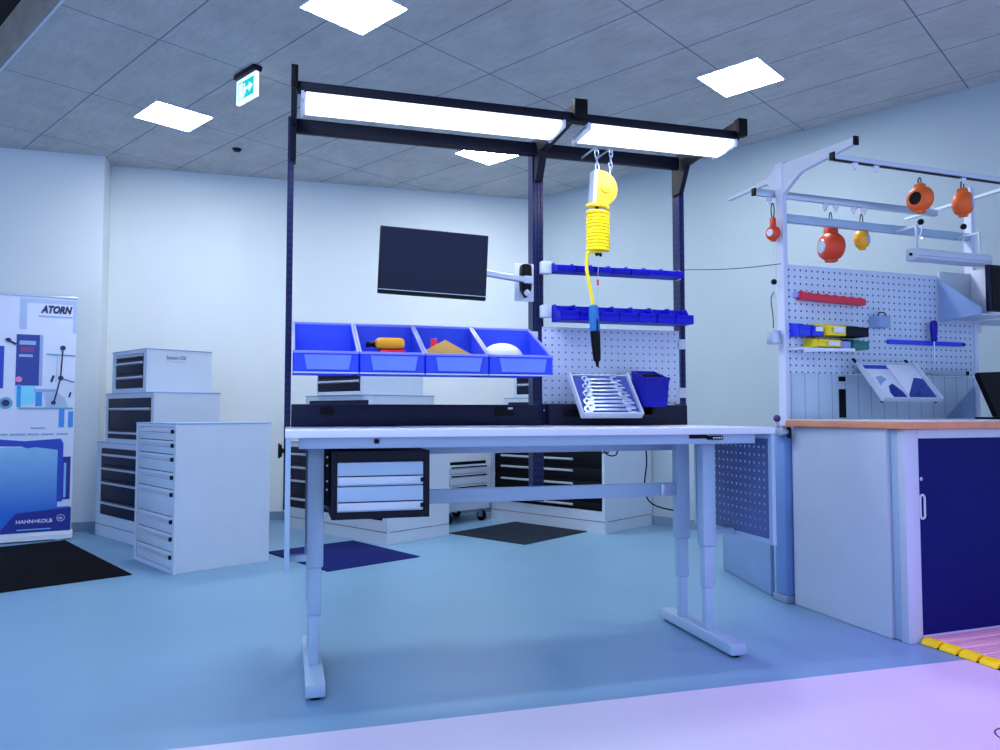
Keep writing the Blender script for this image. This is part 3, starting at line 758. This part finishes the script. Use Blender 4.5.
for x, y, r in ((62.5, 348, 3), (61, 378, 3), (54, 402.5, 2.6)): st.lathe([(0, r*K), (.002, r*K)], (bx(x), -.006, bz(y)), (0, 1, 0))
t.part('gauge_stand_print', st, 'b_ink')
s2 = MB(); stick(s2, (45, 354.5), (76, 355.5), .010); stick(s2, (57, 356), (56, 382), .003); stick(s2, (18, 408), (75, 408), .012)
t.part('thin_rod_print', s2, 'b_teal')
t.part('gauge_base_print', pg([(44, 394), (57, 392), (66, 398), (70, 407), (46, 407)]), 'b_grey')
t.part('blue_block_print', fl_(60, 66, 409, 427), 'b_blue'); t.part('blue_block_print', fl_(70, 75.5, 411, 427), 'b_blue')
rg = MB(); rg.lathe([(0, 7*K), (.002, 7*K)], (bx(5), -.004, bz(403)), (0, 1, 0)); t.part('round_dial_print', rg, 'b_teal')
rg = MB(); rg.lathe([(0, 4*K), (.001, 4*K)], (bx(5), -.0055, bz(403)), (0, 1, 0)); t.part('dial_core_print', rg, 'b_ink')
t.part('dark_strip_print', fl_(-6, 2, 348, 389), 'b_deep')
tl = MB()
for x0, x1, y in ((31, 46, 427.5), (1, 8, 433.5), (10, 26, 433.5), (28, 40, 433.5), (42, 55, 433.5), (58, 70, 433.5)): tl.box(bx(x0), bx(x1), -.002, -.0004, bz(y+.9), bz(y-.9))
t.part('small_text_lines', tl, 'b_mid')
t.part('picture_print', pg([(-34, 446), (61, 446), (61, 505), (74, 505), (75.5, 530), (-34, 530)]), 'b_grad')
t.part('arch_print', pg([(-34, 437), (0, 438), (25, 440), (63, 438), (66, 443), (66, 500), (60, 500), (60, 449), (36, 446), (28, 447), (22, 445), (-34, 444)], 2), 'b_deep')
t.part('pillar_print', fl_(66, 74, 456, 498, 2), 'b_navy')
t.part('pillar_stripe', fl_(67, 69.5, 462, 496, 3), 'b_sky')
t.part('navy_band', pg([(-34, 531), (0, 530), (5.5, 523), (18.5, 509.5), (75.8, 506), (75.8, 531)], 2), 'b_navy')
t.part('band_lettering', text_upright('HAHN+KOLB', .042, bx(19), -.0035, bz(519.5), .262, bold=.001), 'b_white')
t.part('band_small_text', MB().box(bx(20), bx(55), -.0035, -.002, bz(526.2), bz(525.2)), 'b_sky')
em = MB(); em.tube([(bx(65)+4*K*math.cos(a), -.003, bz(516)+4*K*math.sin(a)) for a in [2*PI*i/24 for i in range(24)]], .0022, 6, True)
em.merge(text_upright('HK', .03, bx(62.6), -.0035, bz(517.4), .032, bold=.001).bm)
t.part('round_emblem', em, 'b_white')

# ------------------------------------------------------------------ cabinet on the right
rc = Thing('roller_door_cabinet', FR, (.6, .35, 0), 'white cabinet with a dark navy roller door at the right edge', 'cabinet')
b = MB().prism([(-.016, .052), (1.38, .052), (1.38, .745), (.012, .745)], 'z', 0, 1.006, .004)
rc.part('body', b, 'cab')
rc.part('corner_strip', MB().box(.004, 1.36, .0, .052, .0, 1.006, .01), 'bench')
fr = MB().box(-.006, .082, -.042, -.0, 0, 1.006, .004).box(1.30, 1.38, -.042, 0, 0, 1.006, .004).box(.082, 1.30, -.042, 0, .962, 1.006, .002).box(.082, 1.30, -.042, 0, 0, .03, .002)
rc.part('front_frame', fr, 'cab')
dr = rc.part('roller_door', MB().box(.082, 1.30, -.030, -.004, .03, .962), 'door')
hb = MB()
ov = [(.087+.0085*math.cos(a)*(1), .79+.0) for a in (0,)]
pts = []
for i in range(24):
    a = 2*PI*i/24; ca_, sa_ = math.cos(a), math.sin(a)
    pts.append((.103+.014*ca_, -.037, .636+.040*(1 if sa_ > 0 else -1)*(abs(sa_) > .01)+.016*sa_))
rc.part('handle', hb.tube(pts, .0055, 8, True), 'white', dr, 'white oval pull')
rc.part('lock', MB().lathe([(0, .009), (.006, .009), (.008, .004)], (.102, -.030, .768), (0, -1, 0)), 'steel', dr)
t = Thing('worktop', FR, (.6, .35, 1.0075), 'beech-edged worktop lying on the navy-door cabinet', 'worktop')
t.part('board', MB().box(-.032, 1.42, -.072, .742, 1.0075, 1.042, .002), 'wood')
t.part('laminate', MB().box(-.031, 1.419, -.071, .741, 1.042, 1.046, .001), 'top', label='white laminate surface')
# partition board beyond the cabinet
pf = Frame(1.62, 4.36, .275)
solo('low_partition', MB().box(0, .03, 0, .78, .0, .90, .012), 'partition', Frame(1.600, 4.50, .07), (0, 0, 0), 'blue-grey low partition board behind the perforated bench side', 'partition')

# wooden grating
gr = Thing('floor_grating', FR, (.6, -.5, 0), 'pale wooden floor grating with yellow edge blocks before the navy door', 'grating')
for k in range(10):
    v1 = -.052-k*.0975; v0 = v1-.083
    s = gr.part('slat', MB().box(.098, 1.4, v0, v1, .006, .030, .004), 'wooddeck')
    gv = MB()
    for q in (.020, .041, .062): gv.box(.10, 1.4, v0+q-.0015, v0+q+.0015, .0302, .0308)
    gr.part('groove', gv, 'groove', s)
    gr.part('yellow_edge', MB().prism([(.050, .002), (.097, .002), (.097, .031), (.088, .032), (.060, .020)], 'y', v0-.001, v1+.001, .002), 'yellow', s)
gr.part('joint_strip', MB().box(.055, 1.4, -1.03, -.052, .0, .006), 'black')
rc_ = Thing('floor_socket', F0, (1.745, 2.575, 0), 'round floor socket cover in the pale floor at the bottom right corner', 'floor socket', local=True)
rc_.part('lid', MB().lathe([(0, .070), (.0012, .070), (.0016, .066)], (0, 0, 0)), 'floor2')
rc_.part('ring', MB().tube([(.073*math.cos(2*PI*i/36), .073*math.sin(2*PI*i/36), .0012) for i in range(36)], .0022, 6, True), 'dark')

# ------------------------------------------------------------------ assembly rack on the right
rk = Thing('assembly_rack', FR, (.75, .8, 0), 'white slotted assembly rack behind the wooden worktop, with overhead arms and pegboard', 'rack')
P = rk.part
for u0, u1 in ((-.004, .026), (1.50, 1.53)):
    P('upright_post', MB().box(u0, u1, .765, .825, 1.0, 2.555, .002), 'slotwhite', smooth=False)
    P('lower_column', MB().box(u0-.03, u1+.012, .752, .850, .045, 1.0, .014), 'column')
    P('post_foot', MB().box(u0-.033, u1+.016, .749, .87, 0, .045, .006), 'base')
    if u0 < 1: pr = [(.23, 2.478), (.23, 2.512), (.765, 2.540), (.83, 2.530), (.90, 2.492), (1.28, 2.478), (1.28, 2.462), (.90, 2.462), (.83, 2.38), (.765, 2.36), (.70, 2.40), (.62, 2.448)]
    else: pr = [(.23, 2.478), (.23, 2.500), (1.28, 2.478), (1.28, 2.462)]
    arm = MB().prism(pr, 'x', u0+.003, u1-.003)
    a = P('bracket_arm', arm, 'white')
    P('end_cap', MB().box(u0, u1, .218, .23, 2.472, 2.518, .001), 'black', a)
fb = P('front_beam', MB().box(-.055, 1.62, .30, .328, 2.418, 2.444, .002), 'white')
P('end_cap', MB().box(-.066, -.055, .298, .330, 2.413, 2.454, .001), 'black', fb)
P('beam_slot', MB().box(-.05, 1.62, .302, .326, 2.412, 2.4148), 'dark', fb)
mbm = P('middle_beam', MB().box(-.13, 1.30, .838, .866, 2.365, 2.405, .002), 'steel')
P('end_cap', MB().box(-.142, -.13, .836, .868, 2.363, 2.407, .001), 'black', mbm)
P('cross_beam', MB().box(.026, 1.50, .775, .815, 2.205, 2.252, .003), 'bench')
P('pegboard', MB().box(.030, 1.496, .770, .780, 1.316, 1.952, .002), 'peg2')
P('lower_panel', MB().box(.028, 1.498, .785, .795, 1.047, 1.314), 'slat')
bk = MB().box(.40, .445, .776, .785, 1.272, 1.300).box(.40, .445, .776, .785, 1.055, 1.225)
P('black_socket_strip', bk, 'black')
P('support_rail', MB().box(.50, 1.40, .752, .7695, 1.318, 1.352, .002), 'steel')
P('rail_end_plug', MB().box(1.40, 1.425, .750, .7695, 1.322, 1.348, .002), 'black')
P('gusset', MB().prism([(1.25, 1.047), (1.498, 1.047), (1.498, 1.25)], 'y', .776, .784), 'partition')
for u in (.09, .235, .87): P('beam_glider', MB().box(u-.016, u+.016, .303, .325, 2.400, 2.418, .004).cyl((u, .314, 2.402), (u, .314, 2.380), .010), 'paper')
for u in (-.03, .39, .47, .61, .69): P('beam_glider', MB().box(u-.016, u+.016, .84, .864, 2.34, 2.365, .004).cyl((u, .852, 2.342), (u, .852, 2.32), .008), 'paper')
ck = P('clamp', MB().box(-.075, -.034, .72, .80, .955, 1.0, .006).box(-.070, -.040, .73, .79, 1.0, 1.012, .003).cyl((-.066, .715, .975), (-.030, .715, .975), .014), 'steel')
P('ball_knob', MB().ball((-.087, .745, 1.052), .021), 'b_knob', ck)
P('knob_stem', MB().cyl((-.085, .745, 1.035), (-.075, .75, 1.0), .006), 'steel', ck)
P('clamp_jaw', MB().box(-.045, -.028, .700, .72, .94, 1.005, .004), 'black', ck)

# balancers hanging from the rack
def balancer(u, v, ztop, zc, label, r, w, yaw, m='orange', face='steel', stop=None, neck=.04):
    t = Thing('spring_balancer', FR, (u, v, zc-r), label, 'balancer', 'orange spring balancers on the rack')
    d = Vector((math.cos(yaw), math.sin(yaw), 0))
    c = Vector((u, v, zc))
    h = w/2
    dm = MB().lathe([(-h, r*.62), (-h*.85, r*.80), (-h*.35, r), (h*.35, r), (h*.85, r*.80), (h, r*.62)], c, d)
    t.part('drum', dm, m)
    for q in (-1, 1): t.part('drum_face', MB().lathe([(0, r*.5), (.004, r*.46)], c+d*h*q, d*q), face)
    rz_ = Matrix.Translation(c) @ Matrix.Rotation(yaw, 4, 'Z')
    t.part('neck', MB().box(-h*.55, h*.55, -r*.30, r*.30, r*.6, r+neck, .005, mtx=rz_).box(-h*.5, h*.5, -r*.3, r*.3, -r-.006, -r*.7, .004, mtx=rz_), m)
    k = [(u, v, zc+r+neck-.005)]
    z0 = zc+r+neck; hh = max(.03, ztop-z0); e = d.cross(Vector((0, 0, 1)))*0+Vector((1, 0, 0))*.011
    lo = [Vector((u, v, z0+hh/2))+e*math.cos(2*PI*i/18)*1.0+Vector((0, 0, hh/2+.004))*math.sin(2*PI*i/18) for i in range(18)]
    t.part('carabiner', MB().tube(lo, .0035, 6, True), 'dark')
    if stop:
        t.part('cable', MB().cyl((u, v, zc-r), (u, v, stop), .0018, seg=6), 'steel')
        t.part('stopper', MB().ball((u, v, stop), .017), 'black')
        t.part('cable_hook', MB().tube([(u, v, stop-.015), (u+.004, v, stop-.05), (u-.008, v, stop-.075), (u-.004, v, stop-.10), (u+.01, v, stop-.085)], .003, 6), 'steel')
    return t
BIGB = balancer(.43, .852, 2.31, 2.10, 'large orange-red spring balancer, biggest on the rack, above the pegboard', .088, .125, -.25, 'orangered', neck=.05)
balancer(.672, .852, 2.32, 2.165, 'small amber balancer with a grey face right of the largest one', .060, .075, -1.1, 'amber', neck=.014)
balancer(.545, .314, 2.376, 2.262, 'orange balancer with a dark side hung from the front beam, left of two', .072, .085, .12, 'orange', 'black', stop=2.135, neck=.014)
balancer(.865, .314, 2.39, 2.268, 'orange balancer with a pale face hung from the front beam, right of two', .070, .095, -1.0, 'orange', 'lilac', stop=2.135, neck=.014)
t = balancer(-.046, .80, 2.31, 2.135, 'slim orange-red balancer hung left of the rack post with a weight below', .043, .055, .2, 'orangered', 'paper', stop=1.848, neck=.05)
t.part('tool_wire', MB().tube([(-.046, .80, 1.79), (-.066, .80, 1.76), (-.069, .80, 1.73), (-.057, .80, 1.65), (-.054, .80, 1.575)], .0028, 6), 'dark')
t.part('hanging_weight', MB().box(-.084, -.024, .77, .83, 1.482, 1.560, .005), 'steel')

# things on the pegboard
t = Thing('red_tool_holder', FR, (.33, .74, 1.74), 'red toothed tool holder strip at the top left of the pegboard', 'tool holder')
prof = [(.085, 1.742), (.560, 1.728), (.566, 1.745), (.560, 1.766)]
x = .56
for k in range(7):
    u = .54-k*.063; prof += [(u, 1.768+.002*k), (u-.018, 1.776+.002*k), (u-.036, 1.768+.002*k)]
prof += [(.088, 1.792), (.080, 1.770)]
t.part('strip', MB().prism(prof, 'y', .722, .7695, .002), 'red')
t.part('hook', MB().box(.06, .082, .74, .7695, 1.755, 1.785, .002), 'lilac')
def pbin(u0, u1, z0, z1, m, label, vf=.66):
    t = Thing('pegboard_bin', FR, ((u0+u1)/2, .72, z0), label, 'bin', 'coloured bins on the pegboard')
    t.part('body', open_bin(u0, u1, vf, .769, z0, z0+.7*(z1-z0), z1, .003), m, smooth=False)
    t.part('front_lip', MB().box(u0+.003, u1-.003, vf-.008, vf, z0+.55*(z1-z0), z0+.72*(z1-z0), .002), m)
    return t
pbin(.035, .118, 1.525, 1.605, 'blue', 'left of the two blue bins on the pegboard', .69)
t = pbin(.120, .198, 1.525, 1.600, 'blue', 'right of the two blue bins, white label, beside the yellow bin', .68)
t.part('label', MB().box(.135, .188, .670, .6725, 1.552, 1.578), 'paper')
t = pbin(.201, .343, 1.530, 1.608, 'yellow', 'upper yellow bin on the pegboard, between blue and black bins')
t.part('label', MB().box(.245, .325, .650, .6525, 1.548, 1.58), 'paper')
pbin(.347, .512, 1.530, 1.605, 'dark', 'dark grey bin on the pegboard above the green bin')
t = pbin(.135, .300, 1.462, 1.520, 'yellow', 'lower yellow bin in the white shelf under the blue bins', .655)
t.part('label', MB().box(.20, .28, .645, .6475, 1.470, 1.495), 'paper')
pbin(.395, .512, 1.455, 1.522, 'green', 'dark green bin on the pegboard below the dark grey bin')
solo('lilac_box', MB().box(.305, .388, .67, .766, 1.458, 1.50, .004), 'lilac', FR, (.345, .72, 1.458), 'lilac box between the lower yellow bin and the green bin', 'box')
t = Thing('pegboard_shelf', FR, (.2, .7, 1.43), 'white curved shelf carrying the lower yellow bin on the pegboard', 'shelf')
t.part('plate', MB().box(.02, .38, .64, .7695, 1.447, 1.4545, .001), 'paper')
t.part('lip', MB().prism([(.02, 1.425), (.12, 1.432), (.25, 1.436), (.38, 1.438), (.38, 1.456), (.25, 1.454), (.12, 1.450), (.02, 1.448)], 'y', .632, .6395), 'paper')
t = Thing('clear_holder', FR, (.67, .73, 1.605), 'small clear square holder in the middle of the pegboard', 'holder')
t.part('cup', MB().box(.63, .725, .70, .704, 1.605, 1.668).box(.63, .634, .704, .7695, 1.605, 1.668).box(.721, .725, .704, .7695, 1.605, 1.668).box(.63, .725, .70, .7695, 1.60, 1.605), 'partition')
t.part('clip', MB().tube([(.645, .72, 1.668), (.66, .72, 1.69), (.70, .72, 1.69), (.715, .72, 1.668)], .004), 'dark')
t = Thing('magnetic_bar', FR, (1.06, .75, 1.505), 'blue horizontal bar across the right of the pegboard', 'bar')
t.part('bar', MB().box(.762, 1.375, .748, .7695, 1.506, 1.532, .003), 'blue')
t.part('end_plug', MB().box(1.375, 1.395, .75, .7695, 1.508, 1.530, .002), 'dark')
t = Thing('screwdriver', FR, (1.10, .73, 1.385), 'screwdriver with a dark handle standing upright behind the blue bar', 'screwdriver')
t.part('handle', MB().lathe([(0, .012), (.012, .021), (.03, .018), (.05, .021), (.105, .023), (.125, .019), (.132, .010)], (1.105, .728, 1.528), (0, 0, 1)), 'binnavy')
t.part('blade', MB().cyl((1.105, .728, 1.528), (1.105, .728, 1.385), .0045, seg=10), 'steel')
# brochure tray
btilt = Matrix.Rotation(math.radians(50), 4, 'X')
BU, BVV, BZ, BW_, BL = .435, .50, 1.150, .445, .295
t = Thing('brochure_tray', FR, (BU, BVV, BZ), 'tilted white tray with two brochures in front of the pegboard', 'tray', extra=btilt)
t.part('base', MB().box(0, BW_, 0, BL, -.004, 0), 'white')
t.part('rim', MB().box(0, .007, 0, BL, 0, .028, .002).box(BW_-.007, BW_, 0, BL, 0, .028, .002).box(.007, BW_-.007, 0, .007, 0, .028, .002).box(.007, BW_-.007, BL-.007, BL, 0, .014, .002), 'white')
t.part('peg_foot', MB().cyl((.02, .012, -.004), (.02, .012, -.022), .008).cyl((BW_-.02, .012, -.004), (BW_-.02, .012, -.022), .008), 'black')
t.part('hook', MB().box(.01, .03, BL-.02, BL+.045, -.012, -.005).box(BW_-.03, BW_-.01, BL-.02, BL+.045, -.012, -.005), 'dark')
def leaf(x0, x1, y0, y1, label, parts, z=.0005):
    p = btilt @ Vector((x0, y0, z))
    t = Thing('brochure', FR, (BU+p.x, BVV+p.y, BZ+p.z), label, 'brochure', 'brochures in the tilted tray', extra=btilt)
    t.part('cover', MB().box(0, x1-x0, 0, y1-y0, 0, .006, .001), 'paper')
    for n_, m, pts in parts: t.part(n_, MB().prism(pts, 'z', .0062, .0070), m)
leaf(.010, .212, .010, .285, 'left brochure in the tilted tray, blue heading and violet picture', [
    ('heading', 'b_deep', [(.0, .235), (.20, .235), (.20, .265), (.0, .265)]),
    ('picture', 'b_navy', [(.09, .012), (.19, .012), (.185, .06), (.15, .12), (.11, .10), (.085, .05)]),
    ('picture_flower', 'b_mid', [(.05, .10), (.09, .13), (.13, .15), (.11, .18), (.06, .17)])])
leaf(.222, .435, .010, .285, 'right brochure in the tilted tray, white flap and grey picture', [
    ('picture', 'b_box', [(.0, .012), (.205, .012), (.205, .16), (.14, .17), (.0, .03)]),
    ('picture_shape', 'b_blue', [(.03, .02), (.09, .02), (.10, .05), (.05, .045)]),
    ('picture_accent', 'b_pink', [(.12, .07), (.15, .10), (.145, .108), (.115, .08)])])
# white shelf with sloping cheek plates, white bar, black monitor and screen
t = Thing('sloped_holder', FR, (1.33, .63, 1.66), 'white sloping document holder at the right end of the pegboard', 'holder')
t.part('back_plate', MB().box(1.20, 1.475, .758, .7695, 1.66, 1.98, .002), 'white')
t.part('right_cheek', MB().prism([(.757, 1.655), (.757, 2.0), (.50, 1.985), (.50, 1.70)], 'x', 1.470, 1.482), 'paper')
t.part('sloping_plate', MB().prism([(1.205, .757), (1.469, .757), (1.469, .485), (1.205, .485)], 'z', 0, .006, mtx=Matrix.Translation((0, 0, 1.672))), 'white')
t.part('left_cheek', MB().prism([(.757, 1.655), (.757, 1.930), (.48, 1.715), (.48, 1.675)], 'x', 1.192, 1.202), 'partition')
t = Thing('white_light_bar', FR, (1.13, .6, 2.0), 'white boxed bar hung below the cross beam on two hooks', 'bar')
t.part('case', MB().prism([(.575, 2.008), (.575, 2.05), (.60, 2.072), (.66, 2.072), (.66, 2.0), (.60, 2.0)], 'x', .815, 1.43, .002), 'white')
t.part('seam', MB().box(.825, 1.42, .5735, .5755, 2.02, 2.024), 'partition')
t.part('end_screw', MB().cyl((.815, .62, 2.035), (.806, .62, 2.035), .009), 'black')
for u in (.86, 1.38): t.part('hanger', MB().box(u, u+.015, .62, .632, 2.07, 2.22, .002).box(u, u+.015, .632, .775, 2.205, 2.219, .002), 'white')
t = Thing('edge_monitor', FR, (1.62, .52, 1.70), 'black monitor cut by the right edge, mounted beside the pegboard', 'monitor')
t.part('casing', MB().box(1.30, 1.78, .505, .53, 1.70, 1.985, .004), 'navy')
t.part('screen', MB().box(1.322, 1.77, .502, .506, 1.708, 1.968), 'black')
t.part('mount_arm', MB().box(1.515, 1.545, .53, .765, 1.80, 1.84, .003), 'steel')
solo('wall_shelf', MB().box(1.55, 1.95, .62, .80, 1.655, 1.675, .003).box(1.531, 1.56, .765, .80, 1.60, 1.675, .003), 'white', FR, (1.7, .7, 1.655), 'narrow white shelf below the black edge monitor', 'shelf')
t = Thing('tilted_screen', FR, (1.115, .40, 1.046), 'black tilted screen standing on the worktop at the right edge', 'screen', extra=Matrix.Rotation(.05, 4, 'Z'), local=True)
tm = Matrix.Translation((0, 0, .02)) @ Matrix.Rotation(-.10, 4, 'X')
t.part('panel', MB().prism([(-.02, .255), (-.026, .235), (.085, -.005), (.48, -.01), (.48, .275)], 'y', 0, .03, .004, mtx=tm), 'black')
t.part('stand', MB().box(.12, .45, .0, .16, 0, .012, .003).box(.25, .32, .04, .06, .012, .14, .003), 'dark')

# ------------------------------------------------------------------ light
w = bpy.data.worlds.new('hall'); bpy.context.scene.world = w; w.use_nodes = True
bg = w.node_tree.nodes['Background']; bg.inputs[0].default_value = (.46, .64, 1.0, 1); bg.inputs[1].default_value = 1.3
def light(name, kind, loc, energy, color, rot=(0, 0, 0), size=1.):
    l = bpy.data.lights.new(name, kind); l.energy = energy; l.color = color
    if kind == 'AREA': l.size = size
    else: l.shadow_soft_size = size
    o = bpy.data.objects.new(name, l); C.objects.link(o); o.location = loc; o.rotation_euler = rot
    return o

light('added_blue_fill', 'AREA', (-1.3, 1.0, 3.5), 62, (.48, .62, 1.0), (0, 0, 0), 1.2)  # unseen blue fill, added to brighten the front floor and left-facing sides
l = light('added_violet_spot', 'SPOT', (2.7, 1.5, 3.2), 300, (.68, .20, 1.0), (0, 0, 0), .15)  # unseen spot, added to wash the floor at lower right with violet
l.data.spot_size = math.radians(58); l.data.spot_blend = 1.0
l.rotation_euler = (Vector((2.2, 2.6, 0))-l.location).to_track_quat('-Z', 'Y').to_euler()

# ------------------------------------------------------------------ camera and view
cam = bpy.data.cameras.new('camera'); co = bpy.data.objects.new('camera', cam); C.objects.link(co)
co.location = (0, 0, 1.09); co.rotation_euler = (PI/2+.0488, 0, 0)
cam.sensor_width = 36; cam.lens = 751.7/1000*36; cam.clip_start = .05
sc = bpy.context.scene; sc.camera = co
vs = sc.view_settings; vs.view_transform = 'Standard'; vs.look = 'None'; vs.gamma = 1; vs.use_curve_mapping = False; vs.exposure = 0.2
sc.cycles.use_denoising = True
sc.cycles.max_bounces = 8
